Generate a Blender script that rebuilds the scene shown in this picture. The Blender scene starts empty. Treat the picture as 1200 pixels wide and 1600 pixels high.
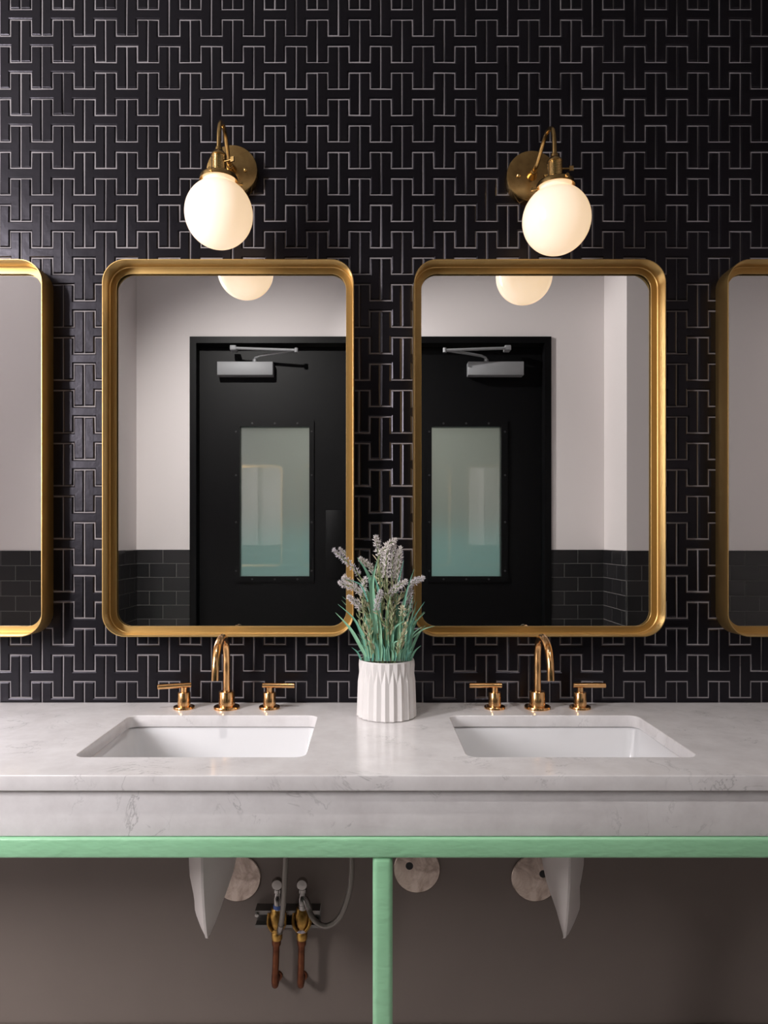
import bpy, bmesh, math, random
from mathutils import Vector, Matrix
random.seed(7)
PI = math.pi
scene = bpy.context.scene
COL = scene.collection

# ------------------------------------------------------------------ camera
F_PX, CAM_D, EYE = 1116.0, 1.80, 1.273          # focal length in px of a 1600 px tall frame, distance to wall, eye height
cam_data = bpy.data.cameras.new('camera')
cam_data.sensor_width = 36.0
cam_data.lens = F_PX / 1600.0 * 36.0
cam_data.shift_x = 20 / 1600.0
cam_data.shift_y = 45 / 1600.0
cam_data.clip_start = 0.02
cam = bpy.data.objects.new('camera', cam_data)
cam.location = (0, -CAM_D, EYE)
cam.rotation_euler = (PI / 2, 0, 0)
COL.objects.link(cam)
scene.camera = cam

# ------------------------------------------------------------------ world, window daylight, exposure
world = bpy.data.worlds.new('world'); scene.world = world
world.use_nodes = True
world.node_tree.nodes['Background'].inputs[0].default_value = (0.75, 0.85, 1.0, 1)
world.node_tree.nodes['Background'].inputs[1].default_value = 1.0
WALL_LX, Y_STEP = -3.6, -1.93                    # left wall; wall opposite the mirrors, left and right of the door alcove
WIN_X0, WIN_X1, WIN_Z0, WIN_Z1 = -2.60, -1.97, 1.46, 2.84
ld = bpy.data.lights.new('window_daylight', 'AREA')
ld.shape = 'RECTANGLE'; ld.size = WIN_X1 - WIN_X0 - 0.08; ld.size_y = WIN_Z1 - WIN_Z0 - 0.08
ld.energy = 195; ld.color = (1.0, 0.97, 0.985)
lo = bpy.data.objects.new('window_daylight', ld)
lo.location = ((WIN_X0 + WIN_X1) / 2, Y_STEP - 0.12, (WIN_Z0 + WIN_Z1) / 2)
lo.rotation_euler = (PI / 2, 0, 0)
COL.objects.link(lo)
cl = bpy.data.lights.new('corridor_light', 'AREA')
cl.shape = 'RECTANGLE'; cl.size = 1.6; cl.size_y = 0.4; cl.energy = 36; cl.color = (1.0, 0.97, 0.90)
clo = bpy.data.objects.new('corridor_light', cl)
clo.location = (0, -3.1, 2.78)
COL.objects.link(clo)
vs = scene.view_settings
vs.view_transform = 'Standard'; vs.look = 'None'; vs.gamma = 1.0; vs.use_curve_mapping = False
vs.exposure = 0.0

# ------------------------------------------------------------------ materials
MATS = {}
def mat(name, base, rough=0.5, metal=0.0, spec=0.5, coat=0.0, emit=None, emit_s=0.0, trans=0.0, aniso=0.0):
    m = bpy.data.materials.new(name); m.use_nodes = True
    b = m.node_tree.nodes['Principled BSDF']
    b.inputs['Base Color'].default_value = (*base, 1)
    b.inputs['Roughness'].default_value = rough
    b.inputs['Metallic'].default_value = metal
    b.inputs['Specular IOR Level'].default_value = spec
    b.inputs['Coat Weight'].default_value = coat
    b.inputs['Transmission Weight'].default_value = trans
    if emit:
        b.inputs['Emission Color'].default_value = (*emit, 1)
        b.inputs['Emission Strength'].default_value = emit_s
    MATS[name] = m
    return m
def N(m, t, **kw):
    n = m.node_tree.nodes.new(t)
    for k, v in kw.items():
        if k in n.inputs: n.inputs[k].default_value = v
        else: setattr(n, k, v)
    return n
def L(m, a, b): m.node_tree.links.new(a, b)
def bsdf(m): return m.node_tree.nodes['Principled BSDF']
def coords(m, scale=(1, 1, 1)):
    tc = N(m, 'ShaderNodeTexCoord'); mp = N(m, 'ShaderNodeMapping')
    mp.inputs['Scale'].default_value = scale
    L(m, tc.outputs['Object'], mp.inputs['Vector'])
    return mp.outputs['Vector']
def bump(m, scale, strength, dist=0.01, vscale=(1, 1, 1), detail=3.0):
    n = N(m, 'ShaderNodeTexNoise'); n.inputs['Scale'].default_value = scale; n.inputs['Detail'].default_value = detail
    L(m, coords(m, vscale), n.inputs['Vector'])
    bp = N(m, 'ShaderNodeBump'); bp.inputs['Strength'].default_value = strength; bp.inputs['Distance'].default_value = dist
    L(m, n.outputs['Fac'], bp.inputs['Height']); L(m, bp.outputs['Normal'], bsdf(m).inputs['Normal'])
def ramp_color(m, fac, stops, target='Base Color'):
    r = N(m, 'ShaderNodeValToRGB'); e = r.color_ramp.elements
    while len(e) < len(stops): e.new(0.5)
    for i, (p, c) in enumerate(stops):
        e[i].position = p; e[i].color = (*c, 1) if len(c) == 3 else c
    L(m, fac, r.inputs['Fac'])
    if target: L(m, r.outputs['Color'], bsdf(m).inputs[target])
    return r
def noise(m, scale, detail=4.0, rough=0.5, dist=0.0, vscale=(1, 1, 1)):
    n = N(m, 'ShaderNodeTexNoise')
    n.inputs['Scale'].default_value = scale; n.inputs['Detail'].default_value = detail
    n.inputs['Roughness'].default_value = rough; n.inputs['Distortion'].default_value = dist
    L(m, coords(m, vscale), n.inputs['Vector'])
    return n.outputs['Fac']
def object_random_color(m, c0, c1):
    oi = N(m, 'ShaderNodeObjectInfo')
    ramp_color(m, oi.outputs['Random'], [(0, c0), (1, c1)])

m = mat('black_tile', (0.012, 0.011, 0.013), 0.275, spec=0.36)
bsdf(m).inputs['Specular Tint'].default_value = (0.92, 0.86, 1.0, 1)
object_random_color(m, (0.002, 0.0018, 0.0024), (0.0035, 0.0031, 0.004))
bump(m, 30, 0.35, 0.002)
m = mat('grout', (0.235, 0.215, 0.222), 0.9)
bump(m, 300, 0.3, 0.001)
m = mat('black_subway_tile', (0.012, 0.011, 0.012), 0.32)
object_random_color(m, (0.010, 0.010, 0.011), (0.020, 0.019, 0.020))
m = mat('dark_grout', (0.16, 0.155, 0.15), 0.9)
m = mat('white_paint', (0.68, 0.635, 0.63), 0.65)
bump(m, 60, 0.05, 0.002)
m = mat('ceiling_paint', (0.32, 0.31, 0.305), 0.8)
m = mat('taupe_paint', (0.30, 0.272, 0.26), 0.55)
ramp_color(m, noise(m, 3.0, 3), [(0.3, (0.162, 0.130, 0.112)), (0.7, (0.182, 0.146, 0.126))])
bump(m, 40, 0.06, 0.003)
m = mat('floor_tile', (0.64, 0.60, 0.585), 0.4)  # unseen floor, made pale to bounce light up under the counter
m = mat('black_door', (0.003, 0.003, 0.0034), 0.42, spec=0.15)
bump(m, 25, 0.05, 0.002)
m = mat('black_screw', (0.03, 0.03, 0.032), 0.3)
m = mat('quartz', (0.7, 0.68, 0.68), 0.16)
def quartz():
    m = MATS['quartz']
    v1 = noise(m, 5.0, 7, 0.62, 1.4)
    a = N(m, 'ShaderNodeMath', operation='SUBTRACT'); L(m, v1, a.inputs[0]); a.inputs[1].default_value = 0.5
    a2 = N(m, 'ShaderNodeMath', operation='ABSOLUTE'); L(m, a.outputs[0], a2.inputs[0])
    line = ramp_color(m, a2.outputs[0], [(0.0, (1, 1, 1)), (0.012, (0, 0, 0))], None)
    msk = ramp_color(m, noise(m, 6.0, 3), [(0.52, (0, 0, 0)), (0.66, (1, 1, 1))], None)
    mul = N(m, 'ShaderNodeMath', operation='MULTIPLY'); L(m, line.outputs[0], mul.inputs[0]); L(m, msk.outputs[0], mul.inputs[1])
    mul2 = N(m, 'ShaderNodeMath', operation='MULTIPLY'); L(m, mul.outputs[0], mul2.inputs[0]); mul2.inputs[1].default_value = 0.55
    f1 = noise(m, 17.0, 5, 0.6, 1.0)
    b1 = N(m, 'ShaderNodeMath', operation='SUBTRACT'); L(m, f1, b1.inputs[0]); b1.inputs[1].default_value = 0.5
    b2 = N(m, 'ShaderNodeMath', operation='ABSOLUTE'); L(m, b1.outputs[0], b2.inputs[0])
    fl = ramp_color(m, b2.outputs[0], [(0.0, (1, 1, 1)), (0.02, (0, 0, 0))], None)
    fm = ramp_color(m, noise(m, 11.0, 3), [(0.58, (0, 0, 0)), (0.68, (1, 1, 1))], None)
    fx = N(m, 'ShaderNodeMath', operation='MULTIPLY'); L(m, fl.outputs[0], fx.inputs[0]); L(m, fm.outputs[0], fx.inputs[1])
    fy = N(m, 'ShaderNodeMath', operation='MULTIPLY'); L(m, fx.outputs[0], fy.inputs[0]); fy.inputs[1].default_value = 0.45
    mxx = N(m, 'ShaderNodeMath', operation='MAXIMUM'); L(m, mul2.outputs[0], mxx.inputs[0]); L(m, fy.outputs[0], mxx.inputs[1])
    cloud = ramp_color(m, noise(m, 14.0, 6, 0.65), [(0.3, (0.63, 0.60, 0.60)), (0.7, (0.745, 0.722, 0.722))], None)
    mx = N(m, 'ShaderNodeMix', data_type='RGBA')
    L(m, mxx.outputs[0], mx.inputs['Factor']); L(m, cloud.outputs[0], mx.inputs[6]); mx.inputs[7].default_value = (0.24, 0.23, 0.235, 1)
    L(m, mx.outputs[2], bsdf(m).inputs['Base Color'])
quartz()
m = mat('ceramic', (0.68, 0.675, 0.685), 0.08)
m = mat('vase_ceramic', (0.70, 0.67, 0.655), 0.38)
m = mat('gold_frame', (0.72, 0.45, 0.12), 0.40, 1.0)
ramp_color(m, noise(m, 22, 5, 0.6, 0, (1, 1, 0.12)), [(0.3, (0.565, 0.375, 0.145)), (0.7, (0.585, 0.39, 0.153))])
bump(m, 900, 0.04, 0.0002)
m = mat('antique_brass', (0.52, 0.34, 0.13), 0.22, 1.0)
ramp_color(m, noise(m, 35, 5, 0.6), [(0.3, (0.40, 0.25, 0.09)), (0.7, (0.66, 0.44, 0.18))])
m = mat('copper_gold', (0.86, 0.50, 0.22), 0.17, 1.0)
m = mat('mirror_glass', (0.93, 0.935, 0.93), 0.0, 1.0)
m = mat('mirror_back', (0.05, 0.05, 0.05), 0.8)
m = mat('opal_glass', (0.74, 0.72, 0.70), 0.16, emit=(1.0, 0.70, 0.41), emit_s=0.75)
m = mat('green_paint', (0.29, 0.58, 0.345), 0.38)
ramp_color(m, noise(m, 6, 4, 0.6), [(0.3, (0.27, 0.555, 0.325)), (0.7, (0.31, 0.61, 0.37))])
bump(m, 70, 0.5, 0.004, (0.4, 1, 1), 2.0)
m = mat('white_plastic', (0.62, 0.57, 0.55), 0.35)
m = mat('steel', (0.62, 0.55, 0.50), 0.22, 1.0)
ramp_color(m, noise(m, 18, 5, 0.65, 1.0), [(0.38, (0.30, 0.235, 0.20)), (0.62, (0.56, 0.47, 0.41))])
m = mat('dark_steel', (0.20, 0.19, 0.18), 0.38, 1.0)
m = mat('chrome', (0.33, 0.31, 0.295), 0.22, 1.0)
m = mat('old_brass', (0.46, 0.26, 0.07), 0.36, 1.0)
ramp_color(m, noise(m, 60, 4), [(0.35, (0.22, 0.11, 0.03)), (0.65, (0.56, 0.33, 0.09))])
m = mat('old_copper', (0.30, 0.10, 0.045), 0.45, 1.0)
ramp_color(m, noise(m, 50, 4), [(0.3, (0.12, 0.045, 0.026)), (0.7, (0.24, 0.09, 0.045))])
m = mat('blue_tag', (0.05, 0.10, 0.30), 0.5)
m = mat('paper_tag', (0.45, 0.42, 0.48), 0.6)
m = mat('hose_braid', (0.23, 0.21, 0.19), 0.4, 0.85)
def braid():
    m = MATS['hose_braid']
    w = N(m, 'ShaderNodeTexWave'); w.inputs['Scale'].default_value = 120; w.inputs['Distortion'].default_value = 1.0
    L(m, coords(m, (1, 1, 1)), w.inputs['Vector'])
    bp = N(m, 'ShaderNodeBump'); bp.inputs['Strength'].default_value = 0.4; bp.inputs['Distance'].default_value = 0.001
    L(m, w.outputs['Fac'], bp.inputs['Height']); L(m, bp.outputs['Normal'], bsdf(m).inputs['Normal'])
braid()
m = mat('hole_black', (0.01, 0.01, 0.01), 0.6)
m = mat('closer_silver', (0.25, 0.255, 0.265), 0.55, 0.2)
m = mat('frosted_glass', (0.78, 0.88, 0.86), 0.45, trans=1.0, coat=1.0)
bsdf(m).inputs['Coat IOR'].default_value = 2.2
bsdf(m).inputs['IOR'].default_value = 1.25
bsdf(m).inputs['Coat Roughness'].default_value = 0.015
m = mat('corridor_teal', (0.34, 0.55, 0.55), 0.7)
m = mat('corridor_tan', (0.33, 0.315, 0.29), 0.7)
m = mat('clear_pane', (0.9, 0.95, 0.95), 0.0)
def pane_mat():
    m = MATS['clear_pane']; nt = m.node_tree
    tr = N(m, 'ShaderNodeBsdfTransparent'); gl = N(m, 'ShaderNodeBsdfGlossy'); gl.inputs['Roughness'].default_value = 0.0
    mx = N(m, 'ShaderNodeMixShader'); mx.inputs[0].default_value = 0.06
    L(m, tr.outputs[0], mx.inputs[1]); L(m, gl.outputs[0], mx.inputs[2])
    L(m, mx.outputs[0], nt.nodes['Material Output'].inputs['Surface'])
pane_mat()
m = mat('grass_green', (0.10, 0.34, 0.24), 0.5)
object_random_color(m, (0.12, 0.38, 0.30), (0.27, 0.50, 0.31))
m = mat('sage_leaf', (0.30, 0.33, 0.20), 0.6)
object_random_color(m, (0.33, 0.39, 0.22), (0.56, 0.47, 0.32))
m = mat('lavender_floret', (0.42, 0.37, 0.40), 0.7)
object_random_color(m, (0.58, 0.545, 0.57), (0.76, 0.71, 0.68))
m = mat('stem_green', (0.22, 0.27, 0.12), 0.6)
m = mat('cream_floret', (0.62, 0.58, 0.42), 0.6)
m = mat('foam', (0.05, 0.06, 0.04), 0.9)

# ------------------------------------------------------------------ mesh helpers
def link(name, me, material=None, parent=None, loc=(0, 0, 0), rot=(0, 0, 0)):
    o = bpy.data.objects.new(name, me); COL.objects.link(o)
    if material: 
        me.materials.clear(); me.materials.append(MATS[material])
    o.location = loc; o.rotation_euler = rot
    if parent: o.parent = parent
    return o
def mesh(verts, faces, smooth=None):
    me = bpy.data.meshes.new('mesh'); me.from_pydata([tuple(v) for v in verts], [], faces); me.update()
    bm = bmesh.new(); bm.from_mesh(me); bmesh.ops.recalc_face_normals(bm, faces=bm.faces); bm.to_mesh(me); bm.free()
    if smooth is not None:
        for p in me.polygons: p.use_smooth = True
        me.set_sharp_from_angle(angle=math.radians(smooth))
    return me
def join_geo(geos):
    V, F = [], []
    for v, f in geos:
        k = len(V); V += [tuple(x) for x in v]; F += [tuple(i + k for i in q) for q in f]
    return V, F
def box_geo(x0, x1, y0, y1, z0, z1):
    v = [(x, y, z) for x in (x0, x1) for y in (y0, y1) for z in (z0, z1)]
    return v, [(0, 1, 3, 2), (4, 6, 7, 5), (0, 4, 5, 1), (2, 3, 7, 6), (0, 2, 6, 4), (1, 5, 7, 3)]
def box(x0, x1, y0, y1, z0, z1, bev=0.0, seg=2):
    me = mesh(*box_geo(x0, x1, y0, y1, z0, z1))
    if bev:
        bm = bmesh.new(); bm.from_mesh(me)
        bmesh.ops.bevel(bm, geom=list(bm.edges), offset=bev, segments=seg, profile=0.5, affect='EDGES')
        bm.to_mesh(me); bm.free()
        for p in me.polygons: p.use_smooth = True
        me.set_sharp_from_angle(angle=math.radians(50))
    return me
def rrect(hx, hz, r, n=6, cx=0.0, cz=0.0):
    pts = []
    r = max(r, 1e-4)
    for k, (sx, sz) in enumerate(((1, 1), (-1, 1), (-1, -1), (1, -1))):
        for i in range(n + 1):
            a = PI / 2 * (k + i / n)
            pts.append((cx + sx * (hx - r) + r * math.cos(a), cz + sz * (hz - r) + r * math.sin(a)))
    return pts
def loft_geo(rings, closed_u=True, cap0=False, cap1=False, closed_v=False):
    n = len(rings[0]); V = [p for r in rings for p in r]; F = []
    R = len(rings)
    for i in range(R if closed_v else R - 1):
        a, b = i * n, ((i + 1) % R) * n
        for j in range(n if closed_u else n - 1):
            k = (j + 1) % n
            F.append((a + j, a + k, b + k, b + j))
    if cap0: F.append(tuple(range(n))[::-1])
    if cap1: F.append(tuple(range((R - 1) * n, R * n)))
    return V, F
def loft(rings, smooth=40, **kw): return mesh(*loft_geo(rings, **kw), smooth=smooth)
def lathe_geo(prof, n=28, axis='z', c=(0, 0, 0)):
    rings = []
    for r, h in prof:
        ring = []
        for i in range(n):
            a = 2 * PI * i / n; u, w = max(r, 1e-5) * math.cos(a), max(r, 1e-5) * math.sin(a)
            p = {'z': (u, w, h), 'y': (u, h, w), 'x': (h, u, w)}[axis]
            ring.append((p[0] + c[0], p[1] + c[1], p[2] + c[2]))
        rings.append(ring)
    return loft_geo(rings, cap0=True, cap1=True)
def lathe(prof, n=28, axis='z', c=(0, 0, 0), smooth=40): return mesh(*lathe_geo(prof, n, axis, c), smooth=smooth)
def spline_pts(P, sub=6):
    P = [Vector(p) for p in P]; out = []
    for i in range(len(P) - 1):
        p0 = P[max(i - 1, 0)]; p1 = P[i]; p2 = P[i + 1]; p3 = P[min(i + 2, len(P) - 1)]
        for k in range(sub):
            t = k / sub
            out.append(0.5 * ((2 * p1) + (p2 - p0) * t + (2 * p0 - 5 * p1 + 4 * p2 - p3) * t * t + (3 * p1 - p0 - 3 * p2 + p3) * t ** 3))
    out.append(P[-1]); return out
def tube_geo(P, r, n=12, sub=6, cap=True):
    pts = spline_pts(P, sub) if sub else [Vector(p) for p in P]
    rs = r if callable(r) else (lambda t: r)
    T = []
    for i in range(len(pts)):
        T.append((pts[min(i + 1, len(pts) - 1)] - pts[max(i - 1, 0)]).normalized())
    up = Vector((0, 0, 1)) if abs(T[0].z) < 0.9 else Vector((1, 0, 0))
    nrm = T[0].cross(up).normalized(); rings = []
    for i, p in enumerate(pts):
        if i: 
            q = T[i - 1].rotation_difference(T[i]); nrm = (q @ nrm).normalized()
        b = T[i].cross(nrm)
        rr = rs(i / (len(pts) - 1))
        rings.append([tuple(p + (nrm * math.cos(2 * PI * k / n) + b * math.sin(2 * PI * k / n)) * rr) for k in range(n)])
    return loft_geo(rings, cap0=cap, cap1=cap)
def tube(P, r, n=12, sub=6, smooth=50): return mesh(*tube_geo(P, r, n, sub), smooth=smooth)
def solid2d(splines, thick, bev=0.0):
    """flat outline with holes (x, y loops) -> solid centred on z = 0"""
    cu = bpy.data.curves.new('outline', 'CURVE'); cu.dimensions = '2D'; cu.fill_mode = 'BOTH'
    cu.extrude = thick / 2 - bev; cu.bevel_depth = bev; cu.bevel_resolution = 2; cu.offset = -bev
    for s in splines:
        sp = cu.splines.new('POLY'); sp.points.add(len(s) - 1); sp.use_cyclic_u = True
        for p, q in zip(sp.points, s): p.co = (q[0], q[1], 0, 1)
    ob = bpy.data.objects.new('outline', cu); COL.objects.link(ob)
    dg = bpy.context.evaluated_depsgraph_get()
    me = bpy.data.meshes.new_from_object(ob.evaluated_get(dg))
    bpy.data.objects.remove(ob); bpy.data.curves.remove(cu)
    for p in me.polygons: p.use_smooth = True
    me.set_sharp_from_angle(angle=math.radians(50))
    return me
def thing(name, label, cat, loc=(0, 0, 0), group=None, rotz=0.0):
    o = bpy.data.objects.new(name, None); COL.objects.link(o)
    o.empty_display_size = 0.05
    o.location = loc; o.rotation_euler = (0, 0, rotz)
    o['label'] = label; o['category'] = cat
    if group: o['group'] = group
    return o
def tag(o, label, cat, group=None):
    o['label'] = label; o['category'] = cat
    if group: o['group'] = group
    return o
def struct(o, label=None):
    o['kind'] = 'structure'
    if label: o['label'] = label
    return o

# ------------------------------------------------------------------ the room
COUNTER_Z = 0.865
X_R, CEIL = 2.2, 3.15
Y_BACK, ALC = -2.29, 1.33          # alcove back wall, alcove half width
ALC_C = -0.005
WAIN = 1.222
struct(link('floor', box(WALL_LX - 0.2, X_R + 0.2, -4.2, 0.2, -0.1, 0.0), 'floor_tile'), 'pale bathroom floor')
struct(link('ceiling', box(WALL_LX - 0.2, X_R + 0.2, -4.2, 0.2, CEIL, CEIL + 0.1), 'ceiling_paint'), 'grey painted ceiling')
wall_tiled = struct(link('wall_back', box(WALL_LX, X_R, 0.003, 0.12, COUNTER_Z - 0.03, CEIL), 'grout'), 'wall of interlocking black H-shaped tiles with pale grout')
struct(link('wall_lower', box(WALL_LX, X_R, 0.0, 0.12, 0.0, COUNTER_Z - 0.03), 'taupe_paint'), 'taupe painted wall below the counter')
struct(link('baseboard_back', box(WALL_LX, X_R, -0.006, 0.0, 0.0, 0.058, 0.002), 'taupe_paint'), 'low taupe baseboard under the counter')
struct(link('wall_right', box(X_R, X_R + 0.12, -4.2, 0.2, 0, CEIL), 'white_paint'), 'white painted wall on the right')
struct(link('wall_left', box(WALL_LX - 0.12, WALL_LX, -4.2, 0.2, 0, CEIL), 'white_paint'), 'white painted wall on the left')
win = bpy.data.objects.new('window_1', None); COL.objects.link(win); win.location = ((WIN_X0 + WIN_X1) / 2, Y_STEP - 0.07, WIN_Z0)
struct(win, 'tall narrow daylight window opposite the tiled wall')
hw, hh = (WIN_X1 - WIN_X0) / 2, WIN_Z1 - WIN_Z0
fr = join_geo([box_geo(-hw, -hw + .035, -.03, .03, 0, hh), box_geo(hw - .035, hw, -.03, .03, 0, hh),
               box_geo(-hw + .035, hw - .035, -.03, .03, 0, .035), box_geo(-hw + .035, hw - .035, -.03, .03, hh - .035, hh)])
link('window_frame', mesh(*fr), 'black_door', win)
link('pane', box(-hw + .035, hw - .035, -.003, .003, .035, hh - .035), 'clear_pane', win)
# walls opposite the mirrors: steps beside the door alcove
FR_X0, FR_X1, FR_Z = -1.03, 1.022, 2.432            # door opening (outer edge of frame)
def painted(name, label, *boxes):
    return struct(link(name, mesh(*join_geo([box_geo(*b) for b in boxes])), 'white_paint'), label)
wsl = painted('wall_front_left', 'white wall left of the door alcove', (WALL_LX, WIN_X0, Y_BACK - 0.12, Y_STEP, 0, CEIL), (WIN_X1, ALC_C - ALC, Y_BACK - 0.12, Y_STEP, 0, CEIL),
              (WIN_X0, WIN_X1, Y_BACK - 0.12, Y_STEP, 0, WIN_Z0), (WIN_X0, WIN_X1, Y_BACK - 0.12, Y_STEP, WIN_Z1, CEIL))
wsr = painted('wall_front_right', 'white wall right of the door alcove', (ALC_C + ALC, X_R, Y_BACK - 0.12, Y_STEP, 0, CEIL))
wfd = painted('wall_front', 'white wall around the black double doors',
              (ALC_C - ALC, FR_X0, Y_BACK - 0.12, Y_BACK, 0, CEIL), (FR_X1, ALC_C + ALC, Y_BACK - 0.12, Y_BACK, 0, CEIL),
              (FR_X0, FR_X1, Y_BACK - 0.12, Y_BACK, FR_Z, CEIL))
# corridor beyond the doors
cor = join_geo([box_geo(-1.6, 1.6, -4.2, -4.1, 1.35, 2.9), box_geo(-1.6, -1.5, -4.1, Y_BACK - .12, 1.35, 2.9), box_geo(1.5, 1.6, -4.1, Y_BACK - .12, 1.35, 2.9),
                box_geo(-1.6, 1.6, -4.1, Y_BACK - .12, 2.9, 3.0)])
struct(link('wall_corridor', mesh(*cor), 'corridor_tan'), 'tan upper corridor wall beyond the doors')
cor = join_geo([box_geo(-1.6, 1.6, -4.2, -4.1, 0, 1.35), box_geo(-1.6, -1.5, -4.1, Y_BACK - .12, 0, 1.35), box_geo(1.5, 1.6, -4.1, Y_BACK - .12, 0, 1.35)])
struct(link('wall_corridor_lower', mesh(*cor), 'corridor_teal'), 'teal lower corridor wall beyond the doors')

# unseen ceiling spots, added as fill light for the door alcove and counter
def make_fill_spot(x, y, aim, power, deg, blend, label):
    t = thing('fill_spot', label, 'fill_light', (x, y, CEIL), 'added ceiling fill spots')
    d = (Vector(aim) - Vector((x, y, CEIL - .03))).normalized()
    link('fill_spot_ring', lathe([(.045, 0), (.060, 0), (.060, -.004), (.046, -.006)], 32), 'ceiling_paint', t)
    Mx = Matrix.Translation((0, 0, -.02)) @ d.to_track_quat('-Z', 'Y').to_matrix().to_4x4()
    V, F = lathe_geo([(.028, .018), (.034, .016), (.038, -.012), (.036, -.020), (.034, -.012), (.028, .010)], 28)
    link('fill_spot_housing', mesh([Mx @ Vector(v) for v in V], F, 40), 'ceiling_paint', t)
    sl = bpy.data.lights.new('fill_lamp', 'SPOT'); sl.energy = power; sl.spot_size = math.radians(deg); sl.spot_blend = blend; sl.shadow_soft_size = 0.03; sl.color = (1.0, 0.96, 0.93)
    so = bpy.data.objects.new('fill_lamp', sl); COL.objects.link(so); so.parent = t
    so.location = Vector((0, 0, -.02)) + d * .025
    so.rotation_euler = d.to_track_quat('-Z', 'Y').to_euler()
make_fill_spot(-1.00, -0.50, (-0.42, Y_BACK, 1.25), 205, 74, 1.0, 'added ceiling fill spot aimed at the left door leaf')
make_fill_spot(-1.45, -1.30, (1.42, -2.1, 1.7), 270, 46, 0.7, 'added ceiling fill spot aimed at the right side of the door alcove')
make_fill_spot(-0.45, -1.15, (-0.25, -0.42, 0.865), 70, 42, 1.0, 'added ceiling fill spot aimed at the counter between the sinks')
make_fill_spot(0.95, -1.70, (0.80, -0.55, 0.80), 75, 48, 1.0, 'added ceiling fill spot aimed at the right half of the counter')

# ------------------------------------------------------------------ interlocking H tiles on the back wall
TP, TR = 0.10677, 0.06677            # column and row pitch
CB, ND = 0.0263, 0.0404              # crossbar height, notch depth
LH = CB + 2 * ND
GR = 0.0027                          # joint
def inset(poly, d):
    n = len(poly); out = []
    for i in range(n):
        p0, p1, p2 = poly[i - 1], poly[i], poly[(i + 1) % n]
        def nrm(a, b):
            dx, dz = b[0] - a[0], b[1] - a[1]; l = math.hypot(dx, dz); return (-dz / l, dx / l)
        n1, n2 = nrm(p0, p1), nrm(p1, p2)
        out.append((p1[0] + (n1[0] + n2[0]) * d, p1[1] + (n1[1] + n2[1]) * d))
    return out
def tile_geo(poly, wob=0.0, rnd=None):
    a = inset(poly, GR / 2)
    if wob:
        a = [(x + rnd.uniform(-wob, wob), z + rnd.uniform(-wob, wob)) for x, z in a]
    b = inset(a, 0.0007); c = inset(a, 0.0028)
    rings = [[(x, 0.003, z) for x, z in a], [(x, 0.0011, z) for x, z in b], [(x, 0.0, z) for x, z in c]]
    n = len(poly); V = [p for r in rings for p in r]; F = []
    for i in range(2):
        for j in range(n):
            k = (j + 1) % n
            F.append((i * n + j, i * n + k, (i + 1) * n + k, (i + 1) * n + j))
    F.append(tuple(range(2 * n, 3 * n)))
    return V, F
q, h2, c2 = TP / 4, LH / 2, CB / 2
H_POLY = [(-2*q, -h2), (-q, -h2), (-q, -c2), (q, -c2), (q, -h2), (2*q, -h2), (2*q, h2), (q, h2), (q, c2), (-q, c2), (-q, h2), (-2*q, h2)]
rt = random.Random(3)
H_GEO = [tile_geo(H_POLY, 0.0005, rt) for _ in range(8)]
H_MESH = [mesh(*g) for g in H_GEO]
Z_TOP = EYE + (845 - 22.1) / 620.0       # centre of the row at the top of the picture
def cut_poly(zc): return [(-2*q, zc), (2*q, zc), (2*q, h2), (q, h2), (q, c2), (-q, c2), (-q, h2), (-2*q, h2)]
X_EVEN = (65 + 33.1 - 580) / 620.0
MIR_X = (-1.107, -0.3485, 0.411, 1.174)
MIR_Z = (1.039, 1.9585)
tiles = []
for i in range(-10, 27):
    z = Z_TOP - TR * i
    if z + LH / 2 > CEIL - 0.01: continue
    for k in range(-28, 36):
        x = X_EVEN + TP * k + (TP / 2 if i % 2 else 0)
        if x - TP / 2 < WALL_LX + 0.01 or x + TP / 2 > X_R - 0.01: continue
        vis = 0
        for a in (-.45, -.3, -.15, 0, .15, .3, .45):
            for b in (-.45, -.3, -.15, 0, .15, .3, .45):
                X, Z = x + a * TP, z + b * LH
                if abs(a) < .22 and abs(b) * LH > c2: continue
                if not (-0.935 < X < 1.0 and COUNTER_Z < Z < 2.636): continue
                sx, sz = X * 1.036, EYE + (Z - EYE) * 1.036     # on the plane of the mirror rims, seen from the camera
                if any(abs(sx - mx) < .3065 and MIR_Z[0] < sz < MIR_Z[1] for mx in MIR_X): continue
                vis += 1
        tiles.append((vis, i, k, x, z))
tiles.sort(key=lambda t: (-t[0], t[1], t[2]))
rest = []
cut_mesh = None
for n, (vis, i, k, x, z) in enumerate(tiles):
    v = rt.randrange(8)
    dy, rx, rz = rt.uniform(-.0002, .0003), rt.gauss(0, .006), rt.gauss(0, .006)
    if i == 26:
        if cut_mesh is None:
            cut_geo = tile_geo(cut_poly(COUNTER_Z - z - 0.001)); cut_mesh = mesh(*cut_geo)
    if n < 300 and vis > 0:
        o = link('h_tile', cut_mesh if i == 26 else H_MESH[v], 'black_tile', wall_tiled, (x, dy, z), (rx, rt.gauss(0, .003), rz))
    else:
        V, F = cut_geo if i == 26 else H_GEO[v]
        rest.append(([(a + x, b + dy + rx * c + rz * a, c + z) for a, b, c in V], F))
o = link('tile_field', mesh(*join_geo(rest)), 'black_tile', wall_tiled); o['kind'] = 'stuff'

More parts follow.
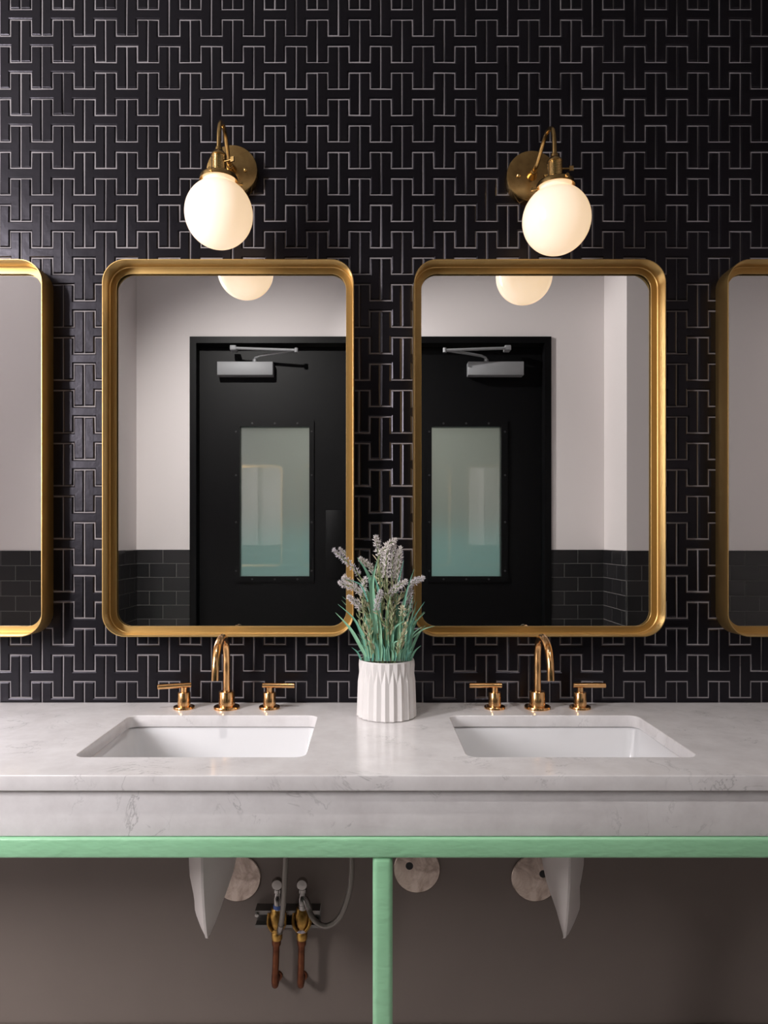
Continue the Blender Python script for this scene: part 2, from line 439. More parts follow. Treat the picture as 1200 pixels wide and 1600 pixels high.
# ------------------------------------------------------------------ black subway tile wainscot opposite
SW, SH, SG = 0.1500, 0.0758, 0.003
SUB = {}
def subway_geo(w):
    a = [(-w/2, -SH/2), (w/2, -SH/2), (w/2, SH/2), (-w/2, SH/2)]
    b = [(-w/2 + .0015, -SH/2 + .0015), (w/2 - .0015, -SH/2 + .0015), (w/2 - .0015, SH/2 - .0015), (-w/2 + .0015, SH/2 - .0015)]
    V = [(x, 0, z) for x, z in a] + [(x, .005, z) for x, z in a] + [(x, .0065, z) for x, z in b]
    F = [(i + j, i + (j + 1) % 4, i + 4 + (j + 1) % 4, i + 4 + j) for i in (0, 4) for j in range(4)] + [(8, 9, 10, 11)]
    return V, F
def wainscot(parent, p0, p1, shown=7):
    """tiles from p0 to p1 (plan), facing left-hand side of the run direction"""
    d = Vector((p1[0] - p0[0], p1[1] - p0[1], 0)); ln = d.length; d.normalize()
    ang = math.atan2(d.y, d.x)
    M = Matrix.Translation((p0[0], p0[1], 0)) @ Matrix.Rotation(ang, 4, 'Z')
    g = link('grout_bed', mesh(*box_geo(0, ln, 0, .0045, 0, WAIN)), 'dark_grout', parent); g.matrix_world = M
    low = []
    rows = int(WAIN / (SH + SG))
    for r in range(rows + 1):
        z = WAIN - SH / 2 - r * (SH + SG)
        if z - SH / 2 < 0: break
        x = 0.0 if r % 2 == 0 else -(SW + SG) / 2
        while x < ln:
            a, b = max(x, 0), min(x + SW, ln)
            if b - a > 0.012:
                w = round(b - a, 4)
                if r < shown:
                    if w not in SUB: SUB[w] = mesh(*subway_geo(w))
                    t = link('subway_tile', SUB[w], 'black_subway_tile', parent); t.matrix_world = M @ Matrix.Translation(((a + b) / 2, 0, z))
                else:
                    V, F = subway_geo(w); low.append(([(p[0] + (a + b) / 2, p[1], p[2] + z) for p in V], F))
            x += SW + SG
    t = link('lower_tile_field', mesh(*join_geo(low)), 'black_subway_tile', parent); t.matrix_world = M; t['kind'] = 'stuff'
XL, XRt = ALC_C - ALC, ALC_C + ALC
wainscot(wsl, (WALL_LX, Y_STEP), (XL, Y_STEP))
wainscot(wsl, (XL, Y_STEP), (XL, Y_BACK))
wainscot(wfd, (XL, Y_BACK), (FR_X0, Y_BACK))
wainscot(wfd, (FR_X1, Y_BACK), (XRt, Y_BACK))
wainscot(wsr, (XRt, Y_BACK), (XRt, Y_STEP))
wainscot(wsr, (XRt, Y_STEP), (X_R, Y_STEP))

# ------------------------------------------------------------------ double doors opposite the mirrors
fw = 0.037
g = join_geo([box_geo(FR_X0, FR_X0 + fw, Y_BACK - .13, Y_BACK + .012, 0, FR_Z), box_geo(FR_X1 - fw, FR_X1, Y_BACK - .13, Y_BACK + .012, 0, FR_Z),
              box_geo(FR_X0 + fw, FR_X1 - fw, Y_BACK - .13, Y_BACK + .012, FR_Z - fw, FR_Z)])
struct(link('trim_1', mesh(*g), 'black_door'), 'black steel frame around the double doors')
D_Y = Y_BACK - 0.055                 # front face of the leaves
MEET = (FR_X0 + FR_X1) / 2
SCREW = lathe([(0, 0), (.006, 0), (.005, .003), (0, .0035)], 10, 'y')
def make_door(n, side, label):
    """side -1: leaf left of the meeting edge; local x runs from the meeting edge outwards"""
    d = bpy.data.objects.new('door_%d' % n, None); COL.objects.link(d); d.location = (MEET, D_Y, 0)
    struct(d, label)
    s = side
    def B(x0, x1, y0, y1, z0, z1, bev=0): 
        a, b = sorted((s * x0, s * x1)); return box(a, b, y0, y1, z0, z1, bev)
    w = (FR_X1 - FR_X0) / 2 - fw - .003
    a0, a1, b0, b1 = .325, .79, 1.036, 1.965      # vision panel, outer edge of its frame
    i0, i1, j0, j1 = .352, .752, 1.068, 1.930     # glass
    def BG(x0, x1, *r): 
        a, b = sorted((s * x0, s * x1)); return box_geo(a, b, *r)
    leaf = join_geo([BG(.002, i0, -.045, 0, .01, FR_Z - fw - .004), BG(i1, w, -.045, 0, .01, FR_Z - fw - .004),
                     BG(i0, i1, -.045, 0, .01, j0), BG(i0, i1, -.045, 0, j1, FR_Z - fw - .004)])
    link('leaf', mesh(*leaf), 'black_door', d)
    lf = link('panel_frame', mesh(*join_geo([BG(a0, i0, 0, .012, b0, b1), BG(i1, a1, 0, .012, b0, b1),
                                            BG(i0, i1, 0, .012, b0, j0), BG(i0, i1, 0, .012, j1, b1)])), 'black_door', d)
    for (sx, sz) in [(a0 + .013, z) for z in (1.10, 1.38, 1.65, 1.90)] + [(a1 - .017, z) for z in (1.10, 1.38, 1.65, 1.90)] + \
                    [(x, b0 + .016) for x in (.42, .55, .68)] + [(x, b1 - .017) for x in (.42, .55, .68)]:
        link('screw', SCREW, 'black_screw', lf, (s * sx, .0115, sz))
    link('glass_pane', B(i0 - .002, i1 + .002, -.024, -.018, j0 - .002, j1 + .002), 'frosted_glass', d)
    link('push_plate', B(.135, .258, 0, .003, 1.05, 1.45, .0012), 'black_door', d)
    # closer: body on the leaf, folded arm to the frame head
    c = link('door_closer', B(.555, .872, .0, .062, 2.215, 2.292, .003), 'closer_silver', d)
    piv = Vector((s * .66, .045, 2.30)); elb = Vector((s * .415, .13, 2.337)); brk = Vector((s * .755, .105, 2.355))
    link('pivot', lathe([(0, -.012), (.014, -.012), (.012, .008), (0, .01)], 14, 'z', piv), 'closer_silver', c)
    link('main_arm', tube([piv, piv + Vector((-s * .03, .02, .022)), elb], .0075, 8, 3), 'closer_silver', c)
    link('forearm', tube([elb, brk], .0085, 8, 0), 'closer_silver', c)
    link('elbow', lathe([(0, -.012), (.011, -.012), (.011, .012), (0, .012)], 12, 'z', elb), 'closer_silver', c)
    link('bracket', box(min(brk.x, brk.x + s * .035), max(brk.x, brk.x + s * .035), .05, .11, 2.345, 2.372, .003), 'closer_silver', c)
make_door(1, -1, 'black door leaf with frosted panel, closer arm folded toward the right')
make_door(2, 1, 'black door leaf with frosted panel, closer arm folded toward the left')

# ------------------------------------------------------------------ countertop, apron, green steel frame
C_X0, C_X1, C_Y, C_T = -1.80, 2.05, -0.559, 0.027
SINK_C = ((-0.3435, -0.292), (0.4005, -0.292)); SHX, SHY = 0.2185, 0.160
ct = thing('countertop', 'pale grey veined quartz countertop with a matching front apron', 'countertop', (0, 0, 0))
outer = [(C_X0, C_Y), (C_X1, C_Y), (C_X1, 0), (C_X0, 0)]
holes = [rrect(SHX, SHY, 0.022, 6, cx, cy)[::-1] for cx, cy in SINK_C]
link('slab', solid2d([outer] + holes, C_T, 0.002), 'quartz', ct, (0, 0, COUNTER_Z - C_T / 2))
link('apron', box(C_X0, C_X1, -.547, -.527, .7545, COUNTER_Z - C_T, .001), 'quartz', ct)
fr = thing('counter_frame', 'mint green painted steel frame holding up the countertop', 'frame', (0, 0, 0))
link('beam', box(C_X0, C_X1, -.552, -.515, .7175, .7535, .005, 3), 'green_paint', fr)
for px in (0.0202, C_X0 + .05, C_X1 - .05):
    link('post', box(px - .0175, px + .0175, -.551, -.516, 0, .7185, .009, 4), 'green_paint', fr)
for px in (C_X0 + .05, C_X1 - .05):
    link('side_rail', box(px - .0175, px + .0175, -.5155, -.001, .7175, .7535, .005, 2), 'green_paint', fr)

# ------------------------------------------------------------------ undermount sinks
def make_sink(cx, cy, label):
    t = thing('sink', label, 'sink', (cx, cy, COUNTER_Z - C_T), 'undermount sinks')
    def ring(dx, r, z): return [(x, y, z) for x, y in rrect(SHX + dx, SHY + dx, r, 6)]
    rings = [ring(.03, .04, -.0005), ring(.006, .026, -.0005), ring(.003, .026, -.004), ring(-.010, .030, -.085), ring(-.018, .034, -.110), ring(-.034, .036, -.124), ring(-.06, .036, -.130),
             ring(-.06, .036, -.142), ring(-.02, .036, -.136), ring(.004, .034, -.095), ring(.016, .032, -.015), ring(.03, .04, -.012)]
    V, F = loft_geo(rings, closed_v=True)
    n = len(rings[0])
    F = F + [tuple(range(6 * n, 7 * n)), tuple(range(7 * n, 8 * n))]
    F = [f for f in F if not (len(f) == 4 and all(6 * n <= i < 8 * n for i in f))]
    link('bowl', mesh(V, F, 50), 'ceramic', t)
    d = link('drain', lathe([(.0, -.1305), (.012, -.131), (.020, -.128), (.024, -.1285), (.024, -.131)], 24), 'copper_gold', t, (0, .0, 0))
make_sink(*SINK_C[0], 'white rectangular undermount sink on the left, below the faucet nearer the bright side')
make_sink(*SINK_C[1], 'white rectangular undermount sink right of the lavender vase')

# ------------------------------------------------------------------ faucets
def make_faucet(cx, label, ang):
    t = thing('faucet', label, 'faucet', (cx, -.060, COUNTER_Z), 'widespread faucets')
    s = link('spout', tube([(0, 0, .03), (0, 0, .08), (0, -.001, .128), (0, -.012, .160), (0, -.040, .1775), (0, -.075, .176), (0, -.106, .160), (0, -.124, .130), (0, -.130, .092)], .0088, 20, 8), 'copper_gold', t)
    link('spout_base', lathe([(0, 0), (.0315, 0), (.0315, .005), (.0305, .0065), (.0195, .0065), (.0195, .040), (.018, .042), (.0092, .042), (.009, .045)], 36), 'copper_gold', t)
    for k, sx in enumerate((-.104, .104)):
        h = link('handle', lathe([(0, 0), (.0255, 0), (.0255, .0045), (.0245, .006), (.0155, .006), (.0155, .038), (.0145, .0395), (.008, .0395), (.0078, .052), (0, .052)], 30), 'copper_gold', t, (sx, 0, 0))
        s_ = math.copysign(1, sx); a = ang[k]
        d = Vector((s_ * math.cos(a), -math.sin(a), 0))
        p0, p1 = -d * .017 + Vector((0, 0, .056)), d * .062 + Vector((0, 0, .056))
        e = d * .0008
        link('lever', mesh(*tube_geo([p0, p0 + e, p1 - e, p1], lambda u: .0062 if .01 < u < .99 else .0054, 16, 0), smooth=40), 'copper_gold', h)
make_faucet(-.352, 'rose gold widespread faucet behind the left sink', (.32, .05))
make_faucet(.405, 'rose gold widespread faucet behind the right sink', (.0, .0))

# ------------------------------------------------------------------ framed mirrors
def make_mirror(cx, label):
    zc = (MIR_Z[0] + MIR_Z[1]) / 2
    t = thing('wall_mirror', label, 'mirror', (cx, 0, zc), 'gold framed mirrors in a row')
    HX, HZ, R = .3065, (MIR_Z[1] - MIR_Z[0]) / 2, .056
    def ring(d, y): return [(x, y, z) for x, z in rrect(HX - d, HZ - d, R - d * .9, 10)]
    prof = [(0, -.0005), (0, -.0622), (.0006, -.063), (.0019, -.063), (.0025, -.0622), (.0035, -.0215), (.005, -.020), (.0200, -.0205), (.0205, -.0200), (.0205, -.0185), (.006, -.0175), (.006, -.0005)]
    link('frame', loft([ring(d, y) for d, y in prof], closed_v=True), 'gold_frame', t)
    V = ring(.0062, -.0135) + ring(.0062, -.0095); n = len(V) // 2
    F = [tuple(range(n)), tuple(range(n, 2 * n))] + [(j, (j + 1) % n, n + (j + 1) % n, n + j) for j in range(n)]
    link('glass', mesh(V, F), 'mirror_glass', t)
    V = ring(.0062, -.009) + ring(.0062, -.001)
    link('backing_board', mesh(V, F), 'mirror_back', t)
make_mirror(MIR_X[0], 'gold framed mirror cut off by the left edge of the photo')
make_mirror(MIR_X[1], 'gold framed mirror under the left globe sconce, left of the lavender')
make_mirror(MIR_X[2], 'gold framed mirror under the right globe sconce, right of the lavender')
make_mirror(MIR_X[3], 'gold framed mirror cut off by the right edge of the photo')

# ------------------------------------------------------------------ globe sconces
def make_sconce(x, z, dx, tilt, key_ang, label):
    t = thing('wall_sconce', label, 'sconce', (x, 0, z), 'brass globe sconces')
    bp = link('backplate', lathe([(0, 0), (.0635, 0), (.0635, -.022), (.0625, -.0245), (.060, -.0255), (0, -.0265)], 48, 'y'), 'antique_brass', t)
    for sx in (-.034, .034):
        link('screw', lathe([(0, -.0255), (.0052, -.0255), (.0052, -.029), (.003, -.0315), (0, -.032)], 14, 'y'), 'antique_brass', bp, (sx, 0, .0))
    link('collar', lathe([(0, -.026), (.013, -.026), (.012, -.032), (.009, -.042), (.0085, -.050), (.007, -.052), (0, -.052)], 24, 'y'), 'antique_brass', t)
    S = Vector((dx, -.185, -.036))
    link('arm', tube([(0, -.05, 0), (dx * .1, -.066, .004), (dx * .35, -.088, .022), (dx * .6, -.112, .040), (dx * .8, -.140, .046), (dx * .95, -.168, .034), (dx, -.182, .006), (S.x, S.y, S.z - .003)], .0052, 14, 6), 'antique_brass', t)
    # everything below hangs from the arm's end
    def hang(name, me, m, par): 
        o = link(name, me, m, par); return o
    Rm = Matrix.Translation(S) @ Matrix.Rotation(tilt, 4, 'Y')
    def LM(prof, n=32): 
        V, F = lathe_geo(prof, n); return mesh([Rm @ Vector(v) for v in V], F, 40)
    prof = [(0, .004), (.0075, .004), (.0085, 0), (.0085, -.003), (.0105, -.004), (.0145, -.009), (.0168, -.012), (.0178, -.0135), (.0178, -.016), (.0165, -.017)]
    for k in range(10): prof += [(.0168, -.018 - k * .0036), (.0160, -.0198 - k * .0036)]
    prof += [(.0165, -.056), (.0, -.057)]
    so = link('socket', LM(prof), 'antique_brass', t)
    kd = Vector((math.cos(key_ang), -math.sin(key_ang), 0))
    p = S + Vector((0, 0, -.031))
    kst = link('switch_key', tube([p + kd * .012, p + kd * .034], .0022, 8, 0), 'antique_brass', so)
    V, F = box_geo(-.0045, .0045, -.0018, .0018, -.0055, .0055)
    Mk = Matrix.Translation(p + kd * .0375) @ Matrix.Rotation(-key_ang, 4, 'Z')
    link('key_paddle', mesh([Mk @ Vector(v) for v in V], F), 'antique_brass', so)
    sh = link('shade_holder', LM([(.015, -.053), (.0185, -.0545), (.027, -.0555), (.034, -.0575), (.0405, -.0615), (.0425, -.065), (.0430, -.073), (.0422, -.073), (.0415, -.066), (.039, -.0625), (.030, -.059), (.015, -.057)], 40), 'antique_brass', t)
    for k in range(3):
        a = math.radians(-100 + 120 * k + (25 if dx > .01 else 0))
        d = Vector((math.cos(a), math.sin(a), 0)); c = Vector((0, 0, -.0695))
        V, F = join_geo([tube_geo([c + d * .038, c + d * .049], .0018, 8, 0), tube_geo([c + d * .049, c + d * .0535], .0042, 12, 0)])
        link('thumb_screw', mesh([Rm @ Vector(v) for v in V], F, 40), 'antique_brass', sh)
    R, zc = .0762, -.146
    pr = [(.0355, -.0645), (.0365, -.0665), (.0355, -.070), (.0355, zc + .0695)]
    a0 = math.asin(.037 / R)
    for k in range(33):
        a = a0 + (PI - a0) * k / 32; pr.append((R * math.sin(a), zc + R * math.cos(a)))
    V, F = lathe_geo(pr, 48)
    link('globe', mesh([Rm @ Vector(v) for v in V], F, 60), 'opal_glass', t)
make_sconce(-.3465, 2.194, .002, .0, .45, 'brass sconce with opal globe above the left centre mirror')
make_sconce(.400, 2.180, .0145, -.03, .1, 'brass sconce with opal globe above the right centre mirror')

# ------------------------------------------------------------------ ribbed vase
VX, VY, VZ = .036, -.136, COUNTER_Z
def make_vase():
    t = thing('vase', 'white ribbed ceramic vase on the counter between the sinks', 'vase', (VX, VY, VZ))
    K = 22; H = .133
    def ring(z, r, d, swap, n=K):
        out = []
        for k in range(2 * n):
            a = 2 * PI * (k + .5) / (2 * n)
            hi = (k % 2 == 0) != swap
            out.append(((r if hi else r - d) * math.cos(a), (r if hi else r - d) * math.sin(a), z))
        return out
    rings = [ring(0, .064, .0, False), ring(.003, .0698, .0042, False), ring(.082, .0672, .0042, False), ring(.120, .0653, .0036, True), ring(.130, .0645, .0012, True), ring(H, .0635, 0, False),
             ring(H, .0605, 0, False), ring(.06, .061, 0, False), ring(.008, .060, 0, False)]
    V, F = loft_geo(rings, cap0=True, cap1=True)
    n = 2 * K
    # split the fold band into triangles so that the ribs end in diamonds
    F2 = []
    for f in F:
        if len(f) == 4 and min(f) >= 2 * n and max(f) < 4 * n:
            a, b, c, d = f
            if (a % n) % 2 == 0: F2 += [(a, b, d), (b, c, d)] if False else [(a, b, c), (a, c, d)] if False else [(a, b, d), (b, c, d)]
            else: F2 += [(a, b, c), (a, c, d)]
        else: F2.append(f)
    me = mesh(V, F2, 12)
    link('body', me, 'vase_ceramic', t)
    link('foam_fill', lathe([(0, .10), (.058, .10), (.058, .118), (0, .120)], 24), 'foam', t)
make_vase()

# ------------------------------------------------------------------ artificial lavender
pl = thing('lavender_bunch', 'bunch of faded lavender with teal grass blades standing in the white vase', 'plant', (VX, VY, VZ + .12))
O = Vector((VX, VY, VZ + .12))
rp = random.Random(11)
def PX(px, py, y):
    """point in the plant at depth y that the photo shows at (px, py), relative to the plant's base"""
    s = F_PX / (CAM_D + y)
    return Vector(((px - 580) / s, y, EYE + (845 - py) / s)) - O
def floret_geo(p, d, size):
    """little four-petalled cup opening along d"""
    d = d.normalized(); u = d.orthogonal().normalized(); w = d.cross(u)
    ph = rp.uniform(0, PI)
    V = [p]; F = []
    for k in range(4):
        a = ph + PI / 2 * k
        e = u * math.cos(a) + w * math.sin(a); e2 = u * math.cos(a + .45) + w * math.sin(a + .45); e3 = u * math.cos(a - .45) + w * math.sin(a - .45)
        i = len(V)
        V += [p + d * size * .55 + e3 * size * .42, p + d * size * 1.15 + e * size * .62, p + d * size * .55 + e2 * size * .42, p + d * size * .62 + e * size * .15]
        F += [(0, i, i + 3), (i, i + 1, i + 3), (i + 1, i + 2, i + 3), (0, i + 3, i + 2), (0, i + 2, i + 1, i)]
    return V, F
def leaf_geo(p, d, ln, wd, nrm=None):
    d = d.normalized(); n = (nrm or d.orthogonal()).normalized(); u = d.cross(n).normalized()
    V = []; 
    for t, w in ((0, .12), (.3, .9), (.6, .95), (.85, .5), (1, .02)):
        c = p + d * ln * t - n * ln * .18 * t * t
        V += [c - u * wd * w / 2 + n * wd * .15 * w, c - n * wd * .12 * w, c + u * wd * w / 2 + n * wd * .15 * w]
    F = []
    for i in range(4):
        F += [(3*i, 3*i+1, 3*i+4, 3*i+3), (3*i+1, 3*i+2, 3*i+5, 3*i+4)]
    return V, F
def spike(tip, base, y, n=40, size=.0074, fat=.010, name='flower_spike', m='lavender_floret', foot=None):
    a, b = PX(*base, y), PX(*tip, y - .01)
    f = foot or Vector((rp.uniform(-.03, .03) + a.x * .25, rp.uniform(-.03, .03), -.005))
    mid = f.lerp(a, .55) + Vector((-(a.x - f.x) * .15, 0, .012))
    st = link('flower_stem', tube([f, mid, a, b], .0013, 6, 4), 'stem_green', pl)
    pts = spline_pts([mid, a, b], 10)[10:]
    geo = []
    for k in range(n):
        t = (k + .5) / n
        x = t * (len(pts) - 1); i = min(int(x), len(pts) - 2)
        p = pts[i].lerp(pts[i + 1], x - i); ax = (pts[i + 1] - pts[i]).normalized()
        an = k * 2.4 + rp.uniform(-.3, .3)
        u = ax.orthogonal().normalized(); w = ax.cross(u)
        out = u * math.cos(an) + w * math.sin(an)
        taper = math.sin(PI * min(1, .28 + .72 * t)) ** .6 if t > .3 else .85
        geo.append(floret_geo(p + out * fat * .25 * max(taper, .3), out * max(taper, .35) + ax * .75, size * rp.uniform(.8, 1.15) * (.7 + .3 * taper)))
    link(name, mesh(*join_geo(geo)), m, st)
    # narrow leaves below the flowers
    geo = []
    low = spline_pts([f, mid, a], 8)
    for k in range(10):
        i = 5 + k; p = low[min(i, len(low) - 2)]
        ax = (low[min(i, len(low) - 2) + 1] - p).normalized(); u = ax.orthogonal().normalized(); w = ax.cross(u); an = k * 2.4
        geo.append(leaf_geo(p, ax + (u * math.cos(an) + w * math.sin(an)) * .7, rp.uniform(.014, .024), rp.uniform(.003, .0045)))
    link('stem_leaves', mesh(*join_geo(geo)), 'sage_leaf', st)
SP = [((522, 860), (562, 900), -.16), ((587, 839), (591, 866), -.13), ((618, 843), (592, 872), -.15), ((607, 852), (602, 905), -.165), ((616, 850), (612, 905), -.14), ((626, 856), (618, 910), -.15),
      ((563, 873), (588, 899), -.12), ((531, 911), (566, 927), -.165), ((545, 932), (566, 953), -.175), ((571, 904), (568, 934), -.17), ((595, 924), (589, 955), -.185),
      ((661, 903), (638, 917), -.15), ((634, 908), (607, 932), -.17), ((641, 918), (636, 950), -.145), ((622, 862), (622, 906), -.125), ((600, 862), (597, 902), -.14), ((536, 903), (556, 918), -.15)]
for i, (tp, bs, y) in enumerate(SP):
    spike(tp, bs, y, 36 if i not in (1, 9, 16) else 20)
spike((629, 950), (629, 966), -.185, 9, .0085, .006, 'blossom', 'cream_floret')
def blade(tip, base, y0, y1, wd, bend=.012):
    a, b = PX(*base, y0), PX(*tip, y1)
    sx = 1 if b.x > a.x else -1
    mid = a.lerp(b, .55) + Vector((-sx * bend, 0, bend * 1.0))
    pts = spline_pts([a, mid, b], 6); n = len(pts); V = []
    for i, p in enumerate(pts):
        t = i / (n - 1); w = wd * (1 - t ** 2.2) * (.75 + .5 * math.sin(PI * min(t * 1.3, 1))) / 2 + .0002
        d = (pts[min(i + 1, n - 1)] - pts[max(i - 1, 0)]).normalized(); u = d.cross(Vector((.25 * sx, -1, .1))).normalized(); nn = u.cross(d)
        V += [p - u * w + nn * w * .3, p - nn * w * .3, p + u * w + nn * w * .3]
    F = []
    for i in range(n - 1):
        F += [(3*i, 3*i+1, 3*i+4, 3*i+3), (3*i+1, 3*i+2, 3*i+5, 3*i+4)]
    link('grass_blade', mesh(V, F, 80), 'grass_green', pl)
BL = [((524, 957), (572, 1026), .007), ((528, 944), (575, 1022), .005), ((555, 970), (575, 1026), .007), ((590, 873), (588, 990), .011), ((558, 871), (587, 960), .009), ((631, 875), (618, 1000), .007), ((647, 889), (626, 1000), .005),
      ((660, 979), (634, 1028), .006), ((679, 978), (640, 1000), .003), ((645, 952), (622, 1015), .006), ((664, 957), (622, 1022), .005), ((602, 976), (602, 1030), .007), ((585, 1000), (598, 1030), .006), ((613, 1000), (616, 1028), .006),
      ((560, 905), (583, 975), .006), ((566, 935), (590, 985), .007), ((632, 970), (612, 1018), .006), ((628, 1000), (614, 1030), .005), ((575, 1005), (592, 1030), .005), ((648, 1018), (625, 1030), .004), ((558, 1018), (578, 1029), .004), ((540, 905), (575, 940), .003),
      ((597, 905), (594, 1000), .009), ((606, 960), (605, 1025), .006), ((576, 915), (582, 1010), .008), ((640, 930), (620, 1000), .006), ((580, 890), (590, 990), .007), ((610, 930), (606, 1010), .007), ((584, 925), (588, 1015), .009)]
for k, (tp, bs, w) in enumerate(BL):
    y = rp.uniform(-.185, -.12); blade(tp, bs, y, y + rp.uniform(-.02, .01), w, rp.uniform(.004, .012))
for k in range(60):
    bx = rp.uniform(570, 640); y = rp.uniform(-.185, -.09)
    ty = rp.uniform(925, 1000); blade((bx + (bx - 604) * rp.uniform(.2, .8) + rp.uniform(-8, 8), ty), (bx, 1028), y, y + rp.uniform(-.02, .02), rp.uniform(.0035, .007), rp.uniform(.003, .01))
for k in range(26):
    bx = 566 + k * 3.0 + rp.uniform(-1.5, 1.5); y = -.136 - .050 * math.sqrt(max(0, 1 - ((bx - 604) / 42) ** 2))
    blade((bx + (bx - 604) * .35 + rp.uniform(-7, 7), rp.uniform(996, 1018)), (bx, 1033), y, y - .008, rp.uniform(.003, .005), .003)
def sprig(base, tip, y, n=15):
    a, b = PX(*base, y), PX(*tip, y - .005)
    mid = a.lerp(b, .5) + Vector((rp.uniform(-.004, .004), 0, 0))
    st = link('leaf_sprig', tube([a, mid, b], .0011, 6, 4), 'stem_green', pl)
    pts = spline_pts([a, mid, b], 10); geo = []
    for k in range(n):
        i = min(int(2 + k / n * 17), len(pts) - 2); p = pts[i]; ax = (pts[i + 1] - p).normalized(); u = ax.orthogonal().normalized(); w = ax.cross(u); an = k * 2.3
        o = u * math.cos(an) + w * math.sin(an)
        geo.append(leaf_geo(p, ax * 1.0 + o * .75, rp.uniform(.011, .018), rp.uniform(.0035, .005), o))
    link('leaves', mesh(*join_geo(geo)), 'sage_leaf', st)
for bs, tp, y in [((581, 1028), (579, 965), -.19), ((575, 1025), (566, 935), -.18), ((604, 1000), (605, 900), -.18), ((612, 990), (610, 940), -.185), ((624, 1020), (640, 950), -.175), ((590, 1000), (580, 930), -.17),
                  ((598, 960), (592, 880), -.15), ((618, 980), (620, 915), -.16), ((626, 1015), (634, 975), -.19), ((570, 1000), (560, 945), -.165), ((600, 1010), (614, 920), -.15), ((620, 1025), (628, 990), -.195), ((585, 1020), (570, 975), -.19), ((610, 970), (628, 925), -.165)]:
    sprig(bs, tp, y)

# ------------------------------------------------------------------ under the counter: drain covers, wall discs, valves, hoses
def make_cover(cx, bx, ws, label):
    t = thing('drain_cover', label, 'drain cover', (cx, 0, 0), 'white drain covers under the sinks')
    rings = []
    for z, w, yr in ((.694, .052, -.352), (.62, .053, -.350), (.57, .051, -.346), (.53, .042, -.338), (.49, .029, -.328), (.46, .017, -.318), (.444, .009, -.310), (.438, .003, -.300)):
        yb = -.205 - (.60 - min(z, .60)) * .45
        yb = min(yb, yr + .02 + w)
        yb = -.20 if z > .5 else min(-.20 - (.5 - z) * 1.1, -.26)
        prof = []
        for s in (-1, 1):
            seq = [(w, yb), (w * .97, yb * .65 + yr * .35), (w * .72, yb * .3 + yr * .7), (w * .30, yb * .09 + yr * .91), (.0025, yr)]
            prof += [(s * a, b) for a, b in (seq if s < 0 else seq[::-1])]
        rings.append([(a * ws + bx * (b - yr) / (yb - yr), b, z) for a, b in prof])
    link('shell', loft(rings, 25, cap0=True, cap1=True), 'white_plastic', t)
    link('fastener', lathe([(0, 0), (.006, 0), (.005, .003), (0, .004)], 12, 'x'), 'dark_steel', t, (.050 * ws + bx * .8, -.235, .60))
make_cover(-.3435, -.006, .96, 'white plastic drain cover hanging under the left sink')
make_cover(.403, .022, .88, 'white plastic drain cover hanging under the right sink')
def disc(x, z, r, label, hole):
    t = thing('wall_escutcheon', label, 'cover plate', (x, 0, z), 'round steel cover plates on the lower wall')
    link('plate', lathe([(0, 0), (r, 0), (r, -.003), (r - .002, -.005), (0, -.006)], 48, 'y'), 'steel', t)
    link('screw_hole', lathe([(0, -.0055), (.0095, -.0058), (.0085, -.0066), (.004, -.0062), (0, -.0062)], 16, 'y'), 'hole_black', t, (hole[0], -.0003, hole[1]))
disc(-.3376, .425, .060, 'round steel cover plate partly behind the left drain cover', (-.03, .02))
disc(.115, .446, .059, 'round steel cover plate with a screw hole beside the green post', (-.019, .010))
disc(.4128, .425, .060, 'round steel cover plate partly behind the right drain cover', (.019, .011))

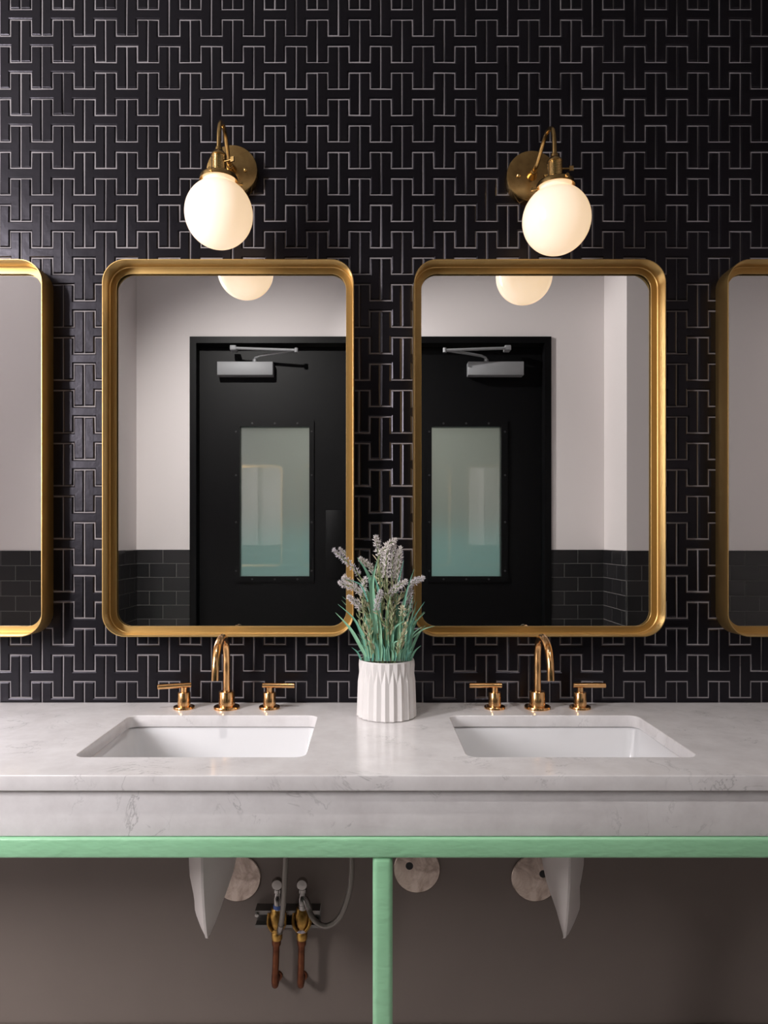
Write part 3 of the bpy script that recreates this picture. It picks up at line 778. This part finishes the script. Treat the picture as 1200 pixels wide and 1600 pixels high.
def make_valve(x, lean, label, outlet):
    """supply stub: copper pipe out of the wall, brass body, chrome stop with a round handle"""
    t = thing('supply_valve', label, 'valve', (x, 0, .164), 'supply valves under the counter')
    Y = -.048
    def at(z): return x * 0 + lean * (z - .17) / .28
    c = link('pipe', tube([(0, -.001, .014), (0, -.024, .0135), (0, -.038, .014), (0, Y + .003, .020), (0, Y, .034), (at(.24), Y, .07), (at(.30), Y, .135)], .0082, 14, 6), 'old_copper', t)
    link('wall_flange', lathe([(0, 0), (.0135, 0), (.0125, -.004), (0, -.005)], 18, 'y', (0, 0, .014)), 'old_copper', t)
    link('coupling', lathe([(0, .118), (.0105, .118), (.0112, .121), (.0112, .132), (.0098, .135), (0, .135)], 18, 'z', (at(.295), Y, 0)), 'old_copper', t)
    b = link('valve_body', lathe([(0, .132), (.0125, .132), (.0135, .136), (.0135, .148), (.0125, .150), (.0135, .152), (.0135, .160), (.0165, .163), (.0178, .168), (.0178, .196), (.0145, .200), (.0145, .207), (.012, .210), (0, .21)], 20, 'z', (at(.34), Y, 0)), 'old_brass', t)
    link('paper_label', lathe([(.0139, .153), (.0143, .153), (.0143, .160), (.0139, .160)], 20, 'z', (at(.33), Y, 0)), 'paper_tag' if outlet == 'side' else 'old_brass', b)
    for s in (-1, 1):
        link('strap_clip', tube([(at(.35) + s * .019, Y - .004, .198), (at(.35) + s * .020, Y - .012, .175), (at(.35) + s * .009, Y - .018, .160)], .0042, 8, 5), 'old_brass', b)
    st = link('stop', lathe([(0, .206), (.0095, .206), (.0105, .212), (.0105, .236), (.0085, .240), (.0085, .248), (.011, .250), (.011, .258), (.007, .261), (0, .262)], 18, 'z', (at(.42), Y - .004, 0)), 'chrome', t)
    link('colour_tag', lathe([(.0108, .210), (.0112, .210), (.0112, .219), (.0108, .219)], 18, 'z', (at(.42), Y - .004, 0)), 'blue_tag' if outlet == 'front' else 'chrome', st)
    link('knob', lathe([(0, .0), (.0125, .0), (.0135, -.004), (.0135, -.014), (.012, -.017), (0, -.018)], 24, 'y', (at(.45), Y - .012, .278)), 'chrome', t)
    link('knob_stem', tube([(at(.44), Y - .004, .255), (at(.45), Y - .006, .278), (at(.45), Y - .014, .279)], .005, 8, 3), 'chrome', t)
make_valve(-.2365, .009, 'left of the two copper stub supply valves under the counter', 'front')
make_valve(-.1735, .006, 'right of the two copper stub supply valves under the counter', 'side')
br = thing('pipe_bracket', 'dark steel channel bracket behind the two supply valves', 'bracket', (-.207, 0, .338))
g = join_geo([box_geo(-.080, .080, -.006, -.0005, -.0215, .0215), box_geo(-.080, .080, -.036, -.006, .0185, .0215), box_geo(-.080, .080, -.036, -.006, -.0215, -.0185),
              box_geo(-.080, .080, -.036, -.033, .012, .0185), box_geo(-.080, .080, -.036, -.033, -.0185, -.014)])
link('channel', mesh(*g), 'dark_steel', br)
link('bolt', lathe([(0, -.036), (.005, -.036), (.005, -.041), (0, -.042)], 8, 'y'), 'chrome', br, (-.075, 0, .012))
hs = thing('supply_hose', 'straight braided hose rising from the left supply valve', 'hose', (-.2345, 0, .338), 'braided supply hoses')
link('hose', tube([(.013, -.070, -.008), (.017, -.080, .008), (.022, -.088, .04), (.027, -.094, .10), (.031, -.090, .20), (.033, -.085, .34), (.030, -.075, .44), (.020, -.065, .497)], .0068, 12, 8), 'hose_braid', hs)
link('ferrule', tube([(.012, -.063, -.016), (.0145, -.073, -.003), (.018, -.081, .012)], .0082, 12, 3), 'chrome', hs)
hs = thing('supply_hose', 'curved braided hose looping right from the right supply valve', 'hose', (-.1720, 0, .39), 'braided supply hoses')
link('hose', tube([(.016, -.060, .002), (.025, -.074, -.018), (.042, -.088, -.032), (.066, -.096, -.036), (.094, -.098, -.018), (.114, -.098, .025), (.125, -.096, .085), (.122, -.090, .17), (.10, -.082, .28), (.04, -.072, .37), (-.02, -.065, .44)], .0068, 12, 8), 'hose_braid', hs)
link('ferrule', tube([(.010, -.053, .008), (.016, -.060, .001), (.022, -.069, -.012)], .0082, 12, 3), 'chrome', hs)
